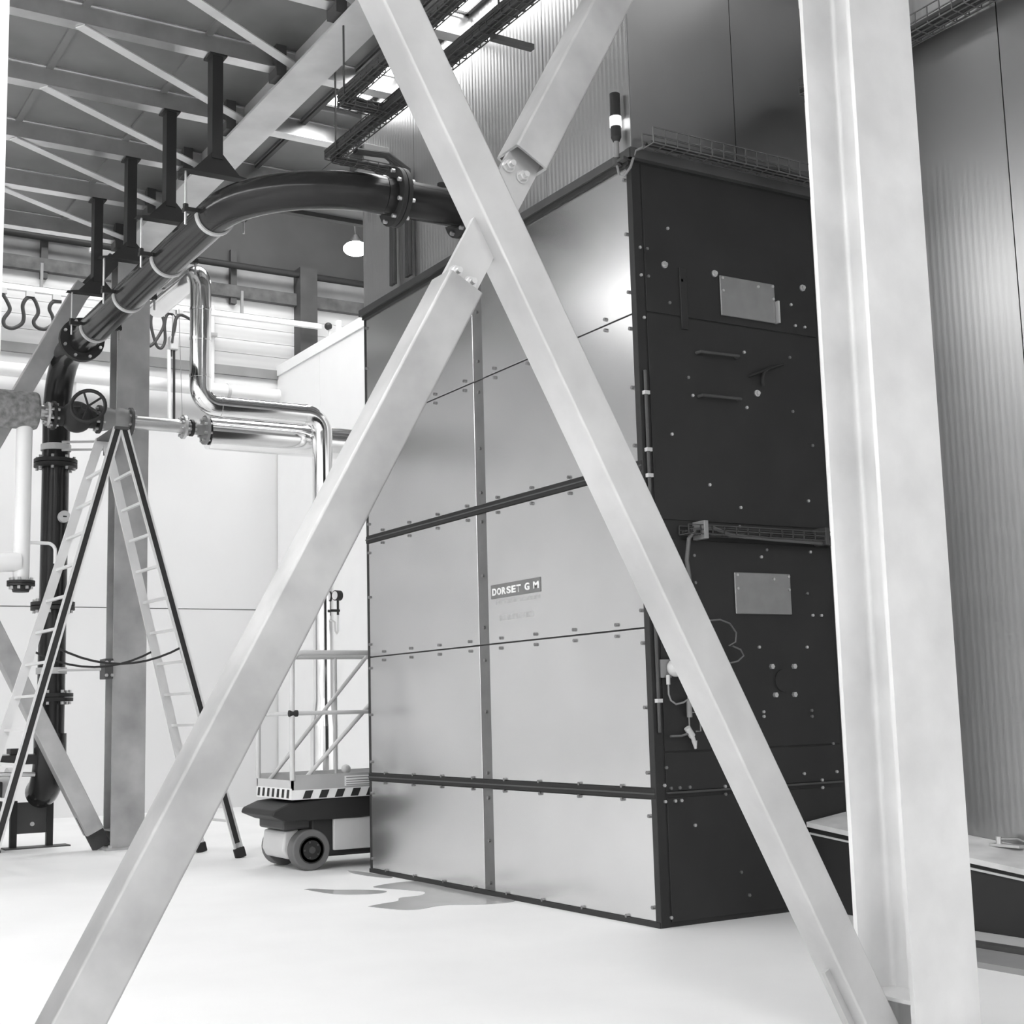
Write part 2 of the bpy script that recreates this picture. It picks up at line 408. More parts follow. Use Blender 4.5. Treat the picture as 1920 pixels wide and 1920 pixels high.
small = [(5.66,4.56),(5.42,4.39),(5.48,4.39),(5.42,4.2),(5.48,4.2),(5.76,4.21),(5.65,4.04),(5.43,3.91),(6.74,4.17),(5.62,3.14),(5.81,3.42),(6.28,3.38),(6.7,3.39),(6.28,3.77),(6.7,3.78),(6.87,3.16),(5.78,3.54),(6.77,4.02),(6.86,4.02),
 (5.92,2.82),(6.8,2.76),(6.18,2.68),(6.16,2.55),(6.34,2.35),(5.76,2.34),(5.76,2.16),(6.74,2.11),(6.78,1.96),(6.86,1.96),(6.28,1.74),(6.71,1.74),(6.29,1.31),(6.72,1.31),(6.29,1.28),(6.72,1.27),(6.9,1.08),(5.46,0.98),(6.62,0.89),(6.92,0.89),(6.78,0.84),(6.78,0.79),(5.93,0.84),(5.93,0.79),(5.44,0.87),(5.49,0.85),(5.56,0.85),(5.64,0.85),(5.44,0.77),(5.52,0.77),(5.57,0.77),(5.67,0.61),(6.79,2.4),(6.39,2.4),(5.45,0.06),(6.09,0.14),(6.03,0.29)]
q = MB(); qd = MB()
for k, (yy, zz) in enumerate(small): (qd if (k*7) % 10 in (2, 4, 5, 8) else q).hexbolt((XB + 0.008, yy, zz), (1,0,0), 0.011, 0.012)
for yy, zz in ((6.38,1.61),(6.58,1.61),(6.4,1.42),(6.57,1.42)): q.hexbolt((XB + 0.008, yy, zz), (1,0,0), 0.018, 0.02)
q.build('bolt_heads', M_bolt, dr, kind='stuff'); qd.build('dark_bolt_heads', M_boltd, dr, kind='stuff')
for yy, zz in ((5.62,4.3),(6.05,4.3),(6.86,4.31),(6.38,3.49)):
    k_ = MB(); k_.cyl((XB+0.008, yy, zz), (XB+0.018, yy, zz), 0.024, 16); k_.hexbolt((XB+0.018, yy, zz), (1,0,0), 0.015, 0.016)
    k_.build('large_bolt', M_bolt, dr)
MB().cyl((XB+0.008, 6.48, 1.515), (XB+0.02, 6.48, 1.515), 0.075, 24).build('round_cover', M_black, dr)
MB().tube(arc((XB+0.03, 6.52, 3.58), (0,1,0), (0,0,1), 0.1, 100, 200, 10), 0.012, 8).build('lever', M_black, dr)
MB().tube([(XB+0.03, 6.30, 3.60), (XB+0.03, 6.62, 3.72)], 0.01, 8).build('lever', M_black, dr)
# conduit with clips beside the corner
cd = thing('conduit', (XB + 0.02, 5.42, 1.2), 'thin dark conduit with pale clips up the black corner post', 'conduit')
MB().tube([(XB+0.02, 5.415, 1.2), (XB+0.02, 5.415, 3.55)], 0.012, 8).build('tube', M_dark, cd)
for z in (1.40, 2.85, 3.02, 3.40):
    MB().box(XB+0.006, XB+0.036, 5.395, 5.437, z - 0.012, z + 0.012).build('clip', M_lite, cd)
# nameplate
npl = MB().box(-9.143, -8.438, YB - 0.012, YB - 0.005, 2.207, 2.313).build('nameplate', M_sign, dr, bevel=0.003)
npl['label'] = 'grey nameplate reading DORSET GM in white capitals'
def letter(txt, x0, x1, z0, z1, y, m, parent):
    cu = bpy.data.curves.new('letter', 'FONT'); cu.body = txt; cu.size = 1.0; cu.offset = 0.035; cu.extrude = 0.0
    o = bpy.data.objects.new('letter', cu); COL.objects.link(o)
    dg = bpy.context.evaluated_depsgraph_get(); me = bpy.data.meshes.new_from_object(o.evaluated_get(dg))
    bpy.data.objects.remove(o)
    xs_ = [v.co.x for v in me.vertices]; ys_ = [v.co.y for v in me.vertices]
    ax, bx_, ay, by = min(xs_), max(xs_), min(ys_), max(ys_)
    for v in me.vertices:
        v.co = Vector((x0 + (v.co.x-ax)/(bx_-ax)*(x1-x0), y, z0 + (v.co.y-ay)/(by-ay)*(z1-z0)))
    me.materials.clear(); me.materials.append(m)
    o = bpy.data.objects.new('letter', me); COL.objects.link(o); o.parent = parent
    so = o.modifiers.new('thick', 'SOLIDIFY'); so.thickness = 0.003; so.offset = 0
    return o
for k, ch in enumerate('DORSET'):
    letter(ch, -9.117 + 0.0705*k, -9.117 + 0.0705*k + 0.060, 2.230, 2.284, YB - 0.0135, M_letter, npl)
letter('G', -8.648, -8.583, 2.232, 2.286, YB - 0.0135, M_letter, npl)
letter('M', -8.530, -8.455, 2.234, 2.286, YB - 0.0135, M_letter, npl)

M_ghost = mat('faded_print', 0.60, 0.35, metal=0.8, var=0.12, scale=30)
MB().box(-9.08, -8.45, YB - 0.0068, YB - 0.005, 2.160, 2.188).build('faded_print', M_ghost, dr)
MB().box(-9.03, -8.55, YB - 0.0068, YB - 0.005, 2.035, 2.075).build('faded_print', M_ghost, dr)
# transmitter, small valve and hoses on the black face
gt = thing('pressure_transmitter', (XB, 5.5, 1.5), 'pale round transmitter with a drooping cable on the black face', 'instrument')
MB().box(XB+0.008, XB+0.03, 5.435, 5.52, 1.545, 1.66).build('back_plate', M_mid, gt)
MB().sphere((XB+0.07, 5.525, 1.605), 0.058, 20, 12).build('dome', M_lite, gt)
MB().cyl((XB+0.05, 5.475, 1.56), (XB+0.05, 5.475, 1.50), 0.013, 10).build('gland', M_lite, gt)
MB().tube([(XB+0.05, 5.475, 1.50), (XB+0.05, 5.475, 1.44), (XB+0.05, 5.49, 1.40), (XB+0.05, 5.53, 1.375), (XB+0.05, 5.59, 1.385), (XB+0.05, 5.66, 1.42), (XB+0.03, 5.70, 1.44)], 0.006, 8).build('cable', M_mid, gt)
sv = thing('sample_valve', (XB, 5.62, 1.1), 'small brass-grey sample valve with sight glass on black face', 'valve')
MB().tube([(XB+0.05, 5.63, 1.58), (XB+0.05, 5.63, 1.22)], 0.005, 6).build('pipe', M_mid, sv)
MB().cyl((XB+0.05, 5.635, 1.40), (XB+0.05, 5.635, 1.29), 0.018, 10).build('sight_glass', M_mid, sv)
MB().tube([(XB+0.05, 5.64, 1.32), (XB+0.05, 5.72, 1.32), (XB+0.05, 5.72, 1.20), (XB+0.05, 5.68, 1.20)], 0.005, 6).build('pipe', M_mid, sv)
b_ = MB(); b_.cyl((XB+0.05, 5.61, 1.225), (XB+0.05, 5.65, 1.17), 0.022, 12); b_.cyl((XB+0.05, 5.645, 1.18), (XB+0.05, 5.665, 1.13), 0.014, 12)
b_.cyl((XB+0.05, 5.665, 1.14), (XB+0.05, 5.672, 1.09), 0.019, 12, 0.008)
b_.build('valve_body', M_lite, sv)
MB().tube([(XB+0.05, 5.63, 1.19), (XB+0.05, 5.56, 1.175), (XB+0.05, 5.475, 1.175)], 0.008, 8).build('lever', M_boltd, sv)
hs = thing('hose', (XB, 5.9, 1.7), 'thin grey hose looping out in two bights below the lower hatch', 'hose')
MB().tube([(XB+0.02, 5.75, 1.86), (XB+0.06, 5.82, 1.91), (XB+0.08, 5.90, 1.915), (XB+0.08, 5.98, 1.89), (XB+0.08, 6.03, 1.83), (XB+0.08, 6.02, 1.77), (XB+0.07, 5.97, 1.745), (XB+0.07, 6.0, 1.745), (XB+0.08, 6.06, 1.72), (XB+0.08, 6.085, 1.68), (XB+0.06, 6.05, 1.645), (XB+0.03, 5.98, 1.63)], 0.006, 8).build('hose_tube', mat('grey_cable', 0.12, 0.5), hs)

# ---- wire cable trays
def wire_tray(name, label, a, b, w, h, updir=(0,0,1), cables=4, step=0.1, cr=0.018, m=None, cab=True, layers=1):
    a = Vector(a); b = Vector(b); d = (b - a).normalized(); up = Vector(updir); sd = d.cross(up).normalized()
    t = thing(name, tuple((a+b)/2), label, 'cable tray')
    q = MB(); n = int((b-a).length/step)
    for s_, hh in ((-w/2, h), (w/2, h), (-w/2, h*0.5), (w/2, h*0.5), (-w/2, 0), (-w/6, 0), (w/6, 0), (w/2, 0)):
        q.obox(a + sd*s_ + up*hh, b + sd*s_ + up*hh, 0.007, 0.007)
    q.build('long_wires', m or M_wire, t, kind='stuff')
    q = MB()
    for k in range(n + 1):
        p = a + d*(k*step)
        q.obox(p - sd*w/2, p + sd*w/2, 0.007, 0.007); q.obox(p - sd*w/2, p - sd*w/2 + up*h, 0.007, 0.007, d, sd); q.obox(p + sd*w/2, p + sd*w/2 + up*h, 0.007, 0.007, d, sd)
    q.build('cross_wires', m or M_wire, t, kind='stuff')
    if cab:
        for c in range(cables*layers):
            lay = c // cables; c = c % cables
            off = -w/2 + w*(c + 0.5)/cables
            pts = []
            for k in range(13):
                p = a + (b-a)*(k/12); pts.append(p + sd*(off + random.uniform(-.012, .012)) + up*(cr + 0.004 + lay*cr*1.7 + random.uniform(0, .012)))
            MB().tube(pts, cr, 8).build('cable', M_cable, t)
    return t
wire_tray('cable_tray', 'wire basket tray along the top of the black end face', (XB+0.11, 5.45, 5.07), (XB+0.11, 6.95, 5.07), 0.12, 0.11, cables=3, cr=0.012)
t = wire_tray('cable_tray', 'wire tray on pale clips crossing the middle of the black face', (XB+0.07, 5.64, 2.47), (XB+0.07, 6.97, 2.47), 0.10, 0.06, cables=2, cr=0.008, m=M_dark)
for yy, mm in ((5.78, M_mid), (6.85, M_dark)): MB().box(XB+0.005, XB+0.13, yy - 0.018, yy + 0.018, 2.44, 2.56).build('clip', mm, t, bevel=0.004)
MB().tube([(XB+0.08, 6.95, 2.455), (XB+0.1, 6.4, 2.46), (XB+0.1, 6.0, 2.475), (XB+0.1, 5.85, 2.52), (XB+0.09, 5.72, 2.50), (XB+0.08, 5.67, 2.44), (XB+0.06, 5.66, 2.3), (XB+0.04, 5.69, 2.2), (XB+0.03, 5.70, 2.0)], 0.014, 8).build('cable', mat('grey_cable', 0.12, 0.5), t)
t = wire_tray('cable_tray', 'wire tray high on the grey wall at the upper right', (-7.0, 6.88, 5.70), (-2.5, 6.88, 5.70), 0.16, 0.12, cables=4, cr=0.02)
t = wire_tray('cable_tray', 'long overhead cable tray next to the pale roof beam', (-9.43, 4.33, 6.10), (-4.9, 4.38, 6.10), 0.11, 0.07, cables=4, cr=0.018, layers=2, m=M_dark)
for x in (-9.3, -8.0, -6.6): MB().box(x - 0.006, x + 0.006, 4.262, 4.274, 6.1, 6.98).build('rod', M_dark, t)
t = wire_tray('cable_tray', 'long overhead cable tray running below the skylight', (-10.55, 4.72, 6.10), (-2.0, 4.84, 6.10), 0.13, 0.08, cables=4, cr=0.021, layers=2, m=M_dark)
for x in (-10.3, -9.0, -7.6, -6.2):
    MB().box(x - 0.006, x + 0.006, 4.64, 4.652, 6.1, 6.98).build('rod', M_dark, t)
MB().box(-7.95, -7.90, 4.78, 5.12, 6.05, 6.09).build('bracket_arm', M_dark, t)
wire_tray('cable_tray', 'short cross tray linking the two overhead cable trays', (-9.5, 4.33, 6.10), (-9.5, 4.70, 6.10), 0.12, 0.06, cables=4, cr=0.018, layers=2, m=M_dark)
wire_tray('cable_tray', 'short cable tray turning in above the black pipe elbow', (-10.5, 4.72, 6.08), (-10.5, 5.3, 6.08), 0.09, 0.05, cables=3, cr=0.016, layers=1, m=M_dark)
for (x, y_, z0, lab) in ((-10.66, 5.33, 5.5, 'dark cable bundle dropping from the tray behind the black pipe flange'), (-10.38, 5.34, 5.5, 'second cable drop, thinner and closer to the diagonal brace')):
    t = thing('cable_drop', (x, y_, z0), lab, 'cables')
    for k in range(3):
        MB().tube([(x + 0.03*k, 4.85, 6.14), (x + 0.03*k, 5.15, 6.16), (x + 0.035*k, y_, 6.05), (x + 0.03*k, y_ + 0.01, 5.8), (x + 0.035*k, y_, z0 - 0.4)], 0.019, 8).build('cable', M_cable, t)
jb = thing('junction_box', (-10.9, 5.25, 6.2), 'dark grey junction box on the enclosure edge above the black pipe', 'box')
MB().box(-11.04, -10.74, 5.12, 5.37, 6.20, 6.42).build('housing', M_mid, jb, bevel=0.01)
MB().box(-11.02, -10.76, 5.105, 5.12, 6.22, 6.40).build('cover', M_dark, jb, bevel=0.004)

# ---- signal tower on the corner
st = thing('signal_tower', (-7.25, 5.33, 4.95), 'black signal tower with one lit white segment on the cabinet corner', 'signal light')
sx, sy_ = -7.25, 5.335
MB().cyl((sx, sy_, 5.325), (sx, sy_, 5.49), 0.036, 20).build('cap_segment', M_black, st)
MB().cyl((sx, sy_, 5.255), (sx, sy_, 5.325), 0.040, 20).build('lens', E_beacon, st)
b_ = MB(); b_.cyl((sx, sy_, 5.18), (sx, sy_, 5.255), 0.036, 20); b_.cyl((sx, sy_, 5.15), (sx, sy_, 5.18), 0.022, 20, 0.036)
b_.build('base_segment', M_black, st)
MB().cyl((sx, sy_, 5.02), (sx, sy_, 5.15), 0.018, 14).build('mast', M_mid, st)
b_ = MB(); b_.cyl((sx, sy_, 4.98), (sx, sy_, 5.03), 0.03, 14); b_.box(sx - 0.02, sx + 0.1, sy_ - 0.02, YB, 4.99, 5.01)
b_.build('bracket', M_dark, st)
MB().tube([(sx, sy_, 4.98), (sx + 0.02, sy_, 4.9), (sx + 0.07, sy_, 4.88), (sx + 0.12, sy_ + 0.02, 4.93), (sx + 0.13, sy_ + 0.06, 5.05), (sx + 0.14, 5.45, 5.08)], 0.009, 8).build('cable', M_mid, st)

# ================================================================== STEEL FRAME
def hsec(d, w, tf, tw, r, n=4):
    """H profile: p along X (depth d), q along Y (flange width w), with root fillets"""
    pts = []
    def fil(cx, cy, a0, a1):
        for k in range(n + 1):
            t = math.radians(a0 + (a1 - a0)*k/n); pts.append((cx + r*math.cos(t), cy + r*math.sin(t)))
    D, W, T = d/2, w/2, tw/2
    pts += [(D, -W), (D, W), (D - tf, W)]
    fil(D - tf - r, T + r, 0, -90)
    fil(-D + tf + r, T + r, 270, 180)
    pts += [(-D + tf, W), (-D, W), (-D, -W), (-D + tf, -W)]
    fil(-D + tf + r, -T - r, 180, 90)
    fil(D - tf - r, -T - r, 90, 0)
    pts += [(D - tf, -W)]
    return pts
def column(x, y, h, label, m, d=0.30, w=0.366, foot=True):
    t = thing('steel_column', (x, y, 0), label, 'column', 'columns of the braced frames')
    q = MB(); q.prism(hsec(d, w, 0.021, 0.013, 0.028), (x, y, 0.025), (x, y, h), (1,0,0), (0,1,0)); q.smooth = True; q.weighted = True
    q.build('shaft', m, t)
    MB().box(x - 0.24, x + 0.24, y - 0.25, y + 0.25, 0.0, 0.025).build('base_plate', m, t)
    MB().box(x - d/2 + 0.02, x + d/2 - 0.02, y - w/2, y + w/2, 0.195, 0.21).build('stiffener', m, t)
    q = MB()
    for sx_ in (-1, 1):
        for s2 in (-1, 1): q.hexbolt((x + 0.2*sx_, y + 0.2*s2, 0.025), (0,0,1), 0.022, 0.03)
    q.build('anchor_nuts', M_bolt, t, kind='stuff')
    MB().box(x - 0.19, x + 0.19, y - 0.2, y + 0.2, h, h + 0.02).build('cap_plate', m, t)
    return t
CX, CY = -4.13, 4.37
column(CX, CY, 6.64, 'tall pale galvanised H column standing in the right foreground', M_galv)
column(CX, 0.583, 6.64, 'pale galvanised column just showing at the left picture edge', M_galv)
column(-15.45, 4.385, 6.64, 'dull grey H column behind the stepladder at the left', M_rcol)

def tube_brace(name, a, b, s, m, label, parent=None, hollow=(False, False), group='diagonal braces'):
    """square hollow section between a and b (in a plane X = const)"""
    a = Vector(a); b = Vector(b); d = (b - a).normalized(); u = Vector((1,0,0)); v = d.cross(u).normalized()
    t = thing(name, tuple(a), label, 'brace', group)
    q = MB(); q.smooth = True; q.weighted = True
    outer = rounded(s, s, 0.010, 4); inner = rounded(s - 0.02, s - 0.02, 0.005, 4)
    n = len(outer)
    i = len(q.v)
    if u.cross(v).dot(d) < 0: outer = outer[::-1]; inner = inner[::-1]
    for e in (a, b):
        q.v += [tuple(e + p*u + w_*v) for p, w_ in outer]
        q.v += [tuple(e + p*u + w_*v) for p, w_ in inner]
    for k in range(n):
        k2 = (k+1) % n
        o0, i0, o1, i1 = i, i+n, i+2*n, i+3*n
        q.f += [(o0+k, o0+k2, o1+k2, o1+k), (i0+k2, i0+k, i1+k, i1+k2), (o0+k2, o0+k, i0+k, i0+k2), (o1+k, o1+k2, i1+k2, i1+k)]
    q.build('tube', m, t)
    return t, d, v
S = 0.147
def V(y, z, x=CX): return Vector((x, y, z))
n1 = Vector((0, .879, .477)); d1 = Vector((0, .477, -.879))
n2 = Vector((0, .873, -.487)); d2 = Vector((0, .487, .873))
A1 = V(2.079, 3.838)          # a point on the axis of the continuous brace
B1t = A1 - d1*2.62; B1b = A1 + d1*4.28
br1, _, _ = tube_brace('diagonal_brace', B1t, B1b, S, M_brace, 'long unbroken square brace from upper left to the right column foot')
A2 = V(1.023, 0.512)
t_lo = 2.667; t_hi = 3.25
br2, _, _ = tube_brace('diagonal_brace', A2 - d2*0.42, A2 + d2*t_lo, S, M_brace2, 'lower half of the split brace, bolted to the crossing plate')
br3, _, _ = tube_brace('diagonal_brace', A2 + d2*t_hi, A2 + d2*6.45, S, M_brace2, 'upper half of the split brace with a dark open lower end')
# crossing plate welded through the long brace
cpl = MB()
w2 = 0.135
def plate(mb_, p0, p1, w, x0, x1, dn):
    a, b, c, e = p0 - dn*w/2, p0 + dn*w/2, p1 + dn*w/2, p1 - dn*w/2
    pr = [a, b, c, e]; i = len(mb_.v)
    mb_.v += [(x0, p.y, p.z) for p in pr] + [(x1, p.y, p.z) for p in pr]
    mb_.f += [tuple(i+k for k in q) for q in ((0,1,2,3),(7,6,5,4),(0,4,5,1),(1,5,6,2),(2,6,7,3),(3,7,4,0))]
plate(cpl, A2 + d2*(t_lo - 0.25), A2 + d2*(t_hi + 0.25), w2, CX - 0.012, CX + 0.012, n2)
cp = cpl.build('crossing_plate', M_brace, br1)
for tt, lst in ((t_lo + 0.035, (-0.035, 0.03)), (t_hi - 0.055, (-0.045, 0.02))):
    for off in lst:
        p = A2 + d2*tt + n2*off; q = MB()
        q.cyl((CX + 0.012, p.y, p.z), (CX + 0.018, p.y, p.z), 0.026, 16)
        q.hexbolt((CX + 0.018, p.y, p.z), (1,0,0), 0.019, 0.016)
        q.cyl((CX + 0.034, p.y, p.z), (CX + 0.052, p.y, p.z), 0.011, 10); q.build('bolt', M_bolt, cp)
# welded fin plates at the feet
def fin(parent, p0, p1, w, dn, x=CX, m=M_brace):
    f = MB(); plate(f, p0, p1, w, x - 0.01, x + 0.01, dn); return f.build('fin_plate', m, parent)
fin(br1, B1b - d1*0.35, B1b + d1*0.14, 0.20, n1)
fin(br1, B1t + d1*0.2, B1t - d1*0.12, 0.16, n1)
fin(br2, A2 - d2*0.2, A2 - d2*0.55, 0.16, n2)
fin(br3, A2 + d2*6.3, A2 + d2*6.58, 0.16, n2)
# rear frame
RX = -15.42
rb1, _, _ = tube_brace('diagonal_brace', (RX, 2.42, 3.42), (RX, 4.05, 0.20), 0.19, M_rcol, 'rear brace running down to the foot of the dull column')
fin(rb1, Vector((RX, 3.95, 0.4)), Vector((RX, 4.14, 0.03)), 0.2, n1, RX, M_dark)
rb2, _, _ = tube_brace('diagonal_brace', (RX, 2.0, 2.55), (RX, 3.84, 6.22), 0.19, M_rcol, 'rear brace leaning up behind the black pipe at the left')
fin(rb2, Vector((RX, 3.8, 6.1)), Vector((RX, 4.2, 6.62)), 0.16, n2, RX, M_dark)

# main roof beam along the column row
rbm = thing('roof_beam', (-9, 4.37, 6.66), 'broad pale roof beam carrying the dark purlins', 'beam')
MB().prism(ibeam(0.42, 0.33, 0.024, 0.014), (-15.9, 4.37, 6.66), (9, 4.37, 6.66), (0,1,0), (0,0,1)).build('girder', M_beam, rbm)
for x in PX:
    MB().box(x - 0.09, x + 0.09, 4.16, 4.25, 6.70, 6.98).build('cleat', M_dark, rbm)

# ================================================================== BLACK PIPE
PY, PZ, PR = 3.66, 5.41, 0.15
XE = -9.46
bp = thing('black_pipe', (-12, PY, PZ), 'large glossy black pipe hung under the roof and dropping at the left', 'pipe')
RE = 1.0
MB().tube([(-14.72, PY, PZ), (-13.0, PY, PZ), (-11.5, PY, PZ), (XE - RE, PY, PZ)], PR, 32).build('pipe_run', M_blackgloss, bp)
MB().tube(arc((XE - RE, PY + RE, PZ), (0,-1,0), (1,0,0), RE, 0, 90, 20), PR, 32).build('elbow', M_blackgloss, bp)
MB().tube([(XE, PY + RE, PZ), (XE, 5.385, PZ)], PR, 32).build('pipe_stub', M_blackgloss, bp)
VX = -15.78; RD = 0.62
MB().tube([(-14.72, PY, PZ), (VX + RD + 0.1, PY, PZ)] + arc((VX + RD, PY, PZ - RD), (0,0,1), (-1,0,0), RD, 0, 90, 14) + [(VX, PY, 4.24)], PR, 28).build('drop_elbow', M_blackgloss, bp)
MB().tube([(VX, PY, 4.26), (VX, PY, 1.2)], PR * 0.98, 28).build('drop_pipe', M_blackgloss, bp)
MB().tube([(VX, PY, 1.25)] + arc((VX - 0.45, PY, 1.05), (1,0,0), (0,0,-1), 0.45, 0, 80, 12), PR * 1.15, 28).build('foot_elbow', M_blackgloss, bp)
def flange(c, ax, R, t, parent, n=8, m=M_black, bm=M_bolt, two=True, r0=0.12):
    q = MB(); d = Vector(ax).normalized(); c = Vector(c)
    if two:
        q.ring(c - d*(t*0.6), ax, r0, R, t); q.ring(c + d*(t*0.6), ax, r0, R, t)
    else: q.ring(c, ax, r0, R, t)
    o = q.build('flange', m, parent)
    b = MB(); h = t*1.2 if two else t*0.5
    bolt_circle(b, c + d*h, d, R - 0.035, n, 0.017, 0.03, 0.5); bolt_circle(b, c - d*h, -d, R - 0.035, n, 0.017, 0.03, 0.5)
    b.build('bolts', bm, o, kind='stuff')
    return o
flange((XE, PY + RE + 0.12, PZ), (0,1,0), 0.235, 0.035, bp)
flange((XE, 5.36, PZ), (0,1,0), 0.235, 0.035, bp, two=False)
flange((-14.72, PY, PZ), (1,0,0), 0.235, 0.035, bp)
flange((VX, PY, 4.24), (0,0,1), 0.235, 0.04, bp)
flange((VX, PY, 2.64), (0,0,1), 0.235, 0.04, bp)
flange((VX, PY, 1.64), (0,0,1), 0.235, 0.04, bp)
MB().cyl((XE, 5.2, PZ + 0.14), (XE, 5.2, PZ + 0.19), 0.04, 12).build('boss', M_black, bp)

# hangers
names = ['nearest to the pipe elbow', 'second from the pipe elbow', 'third from the pipe elbow', 'farthest from the elbow, above the pipe drop']
for i, x in enumerate((-10.5, -11.72, -12.94, -14.16)):
    t = thing('pipe_hanger', (x, PY, PZ), 'black post hanger with pale clamp, ' + names[i], 'hanger', 'hangers carrying the black pipe')
    MB().box(x - 0.06, x + 0.06, PY - 0.045, PY + 0.045, 5.88, 6.78).build('post', M_black, t)
    MB().box(x - 0.08, x + 0.08, PY - 0.075, PY + 0.075, 6.765, 6.78).build('head_plate', M_black, t)
    q = MB(); q.prism([(-0.045, 0), (0.045, 0), (0.19, -0.16), (0.30, -0.18), (-0.30, -0.18), (-0.19, -0.16)], (x - 0.05, PY, 5.93), (x + 0.05, PY, 5.93), (0,1,0), (0,0,1))
    q.build('cross_arm', M_black, t)
    for s_ in (-1, 1):
        MB().tube([(x, PY + s_*0.245, 5.76), (x, PY + s_*0.245, 5.30)], 0.010, 8).build('rod', M_bolt, t)
        q = MB(); q.hexbolt((x, PY + s_*0.245, 5.44), (0,0,1), 0.024, 0.03); q.box(x - 0.03, x + 0.03, PY + s_*0.2 - 0.065, PY + s_*0.2 + 0.065, 5.405, 5.44)
        q.build('clamp_ear', M_black, t)
    q = MB(); q.smooth = True
    for a0, m_ in ((180, 'low'),):
        pts = arc((x, PY, PZ), (0,1,0), (0,0,1), PR + 0.008, 180, 360, 20)
        for k in range(20):
            q.obox(pts[k], pts[k+1], 0.05, 0.014, (1,0,0), ((pts[k]+pts[k+1])/2 - Vector((x, PY, PZ))).normalized())
    q.build('clamp_band', M_lite, t)

# stand under the foot elbow
ps = thing('pipe_stand', (-16.3, 3.6, 0), 'low black two-legged stand under the foot of the pipe', 'stand')
for yy in (3.40, 3.79): MB().box(-16.33, -16.26, yy - 0.035, yy + 0.035, 0, 0.52).build('leg', M_black, ps)
MB().box(-16.31, -16.28, 3.43, 3.76, 0.16, 0.50).build('web_plate', M_dark, ps)
MB().box(-16.42, -16.18, 3.30, 4.0, 0.0, 0.014).build('foot_plate', M_dark, ps)
MB().cyl((-16.285, 3.60, 0.26), (-16.27, 3.60, 0.26), 0.024, 12).build('hole_plug', M_lite, ps)
pm = thing('pump_set', (-16.2, 3.0, 0), 'dark pump with pale pipe stub at the lower left edge', 'pump')
MB().box(-16.6, -15.9, 2.4, 3.2, 0.0, 0.75).build('base_frame', M_black, pm, bevel=0.01)
MB().box(-16.0, -15.7, 2.6, 3.62, 0.93, 1.03).build('top_bar', M_black, pm, bevel=0.01)
MB().box(-15.95, -15.75, 3.24, 3.42, 1.03, 1.10).build('cap', M_black, pm, bevel=0.008)
MB().cyl((-16.15, 2.5, 0.66), (-16.15, 3.35, 0.66), 0.17, 24).build('casing', M_lite, pm)
MB().cyl((-16.2, 3.30, 0.68), (-16.2, 3.36, 0.68), 0.21, 24).build('flange', M_lite, pm)
MB().tube([(-15.8, 2.6, 1.05), (-15.8, 3.65, 1.02)], 0.015, 8).build('hand_rail', M_bolt, pm)
MB().tube([(-15.75, 2.6, 0.85), (-15.75, 3.5, 0.82)], 0.025, 8).build('hand_rail', M_bolt, pm)

# clamps tying the drop pipe to the rear column
for z, lab in ((4.42, 'upper clamp arm tying the black drop pipe to the column'), (1.93, 'lower clamp arm tying the black drop pipe to the column')):
    t = thing('pipe_clamp', (-15.6, 3.9, z), lab, 'clamp')
    MB().ring((VX, PY, z), (0,0,1), PR - 0.002, PR + 0.014, 0.07).build('band', M_lite, t)
    for dz in (-0.045, 0.045) if z > 3 else (0.0,):
        MB().tube([(VX + PR, PY + 0.03, z + dz), (-15.35, 4.22, z + dz)], 0.014, 8).build('arm', M_lite, t)
    MB().box(-15.46, -15.24, 4.10, 4.19, z - 0.11, z + 0.11).build('wall_bracket', M_dark, t, bevel=0.006)
    q = MB()
    for a_ in (-0.07, 0.07):
        for b2 in (-0.05, 0.05): q.hexbolt((-15.24, 4.145 + b2*0.6, z + a_), (1,0,0), 0.018, 0.02)
    q.build('bolts', M_bolt, t, kind='stuff')

# ================================================================== VALVE LINE
LX, LZ = -14.9, 4.60
ip = thing('lagged_pipe', (LX, 2.8, LZ), 'thick grey fuzzy lagged pipe end at the left edge', 'pipe')
q = MB(); q.smooth = True
P_ = []
for k in range(9):
    yy = 1.9 + 1.36*k/8; P_.append((LX, yy, LZ + 0.03))
q.tube(P_, 0.20, 28); q.build('lagging', M_lag, ip, bevel=0.03)
MB().cyl((LX, 1.8, LZ + 0.03), (LX, 3.40, LZ + 0.03), 0.075, 20).build('inner_pipe', M_bolt, ip)
flange((LX, 3.36, LZ + 0.01), (0,1,0), 0.13, 0.025, ip, m=M_lite, two=False, r0=0.05)
gv = thing('gate_valve', (LX, 3.65, LZ), 'black gate valve with a big handwheel over the black pipe', 'valve')
b_ = MB(); b_.cyl((LX, 3.42, LZ), (LX, 3.86, LZ), 0.105, 24); b_.sphere((LX + 0.02, 3.66, LZ), 0.17, 20, 14)
b_.build('body', M_black, gv)
for yy in (3.42, 3.90): flange((LX, yy, LZ), (0,1,0), 0.155, 0.03, gv, m=M_black, two=False, r0=0.05)
MB().cyl((LX, 3.66, LZ), (LX + 0.34, 3.66, LZ + 0.05), 0.03, 12).build('stem', M_black, gv)
wc = Vector((LX + 0.34, 3.70, LZ + 0.06))
MB().torus(wc, (0.8, -0.35, 0.15), 0.175, 0.02, 30, 10).build('handwheel', M_black, gv)
q = MB(); dd, uu, vv = frame_for((0.8, -0.35, 0.15))
for k in range(5):
    t_ = 2*math.pi*k/5; q.tube([wc, wc + 0.175*(math.cos(t_)*uu + math.sin(t_)*vv)], 0.012, 8)
q.build('spokes', M_black, gv, kind='stuff')
fp = thing('branch_pipe', (LX, 4.3, LZ), 'short galvanised pipe with flanges between the black valve and the bright pipe', 'pipe')
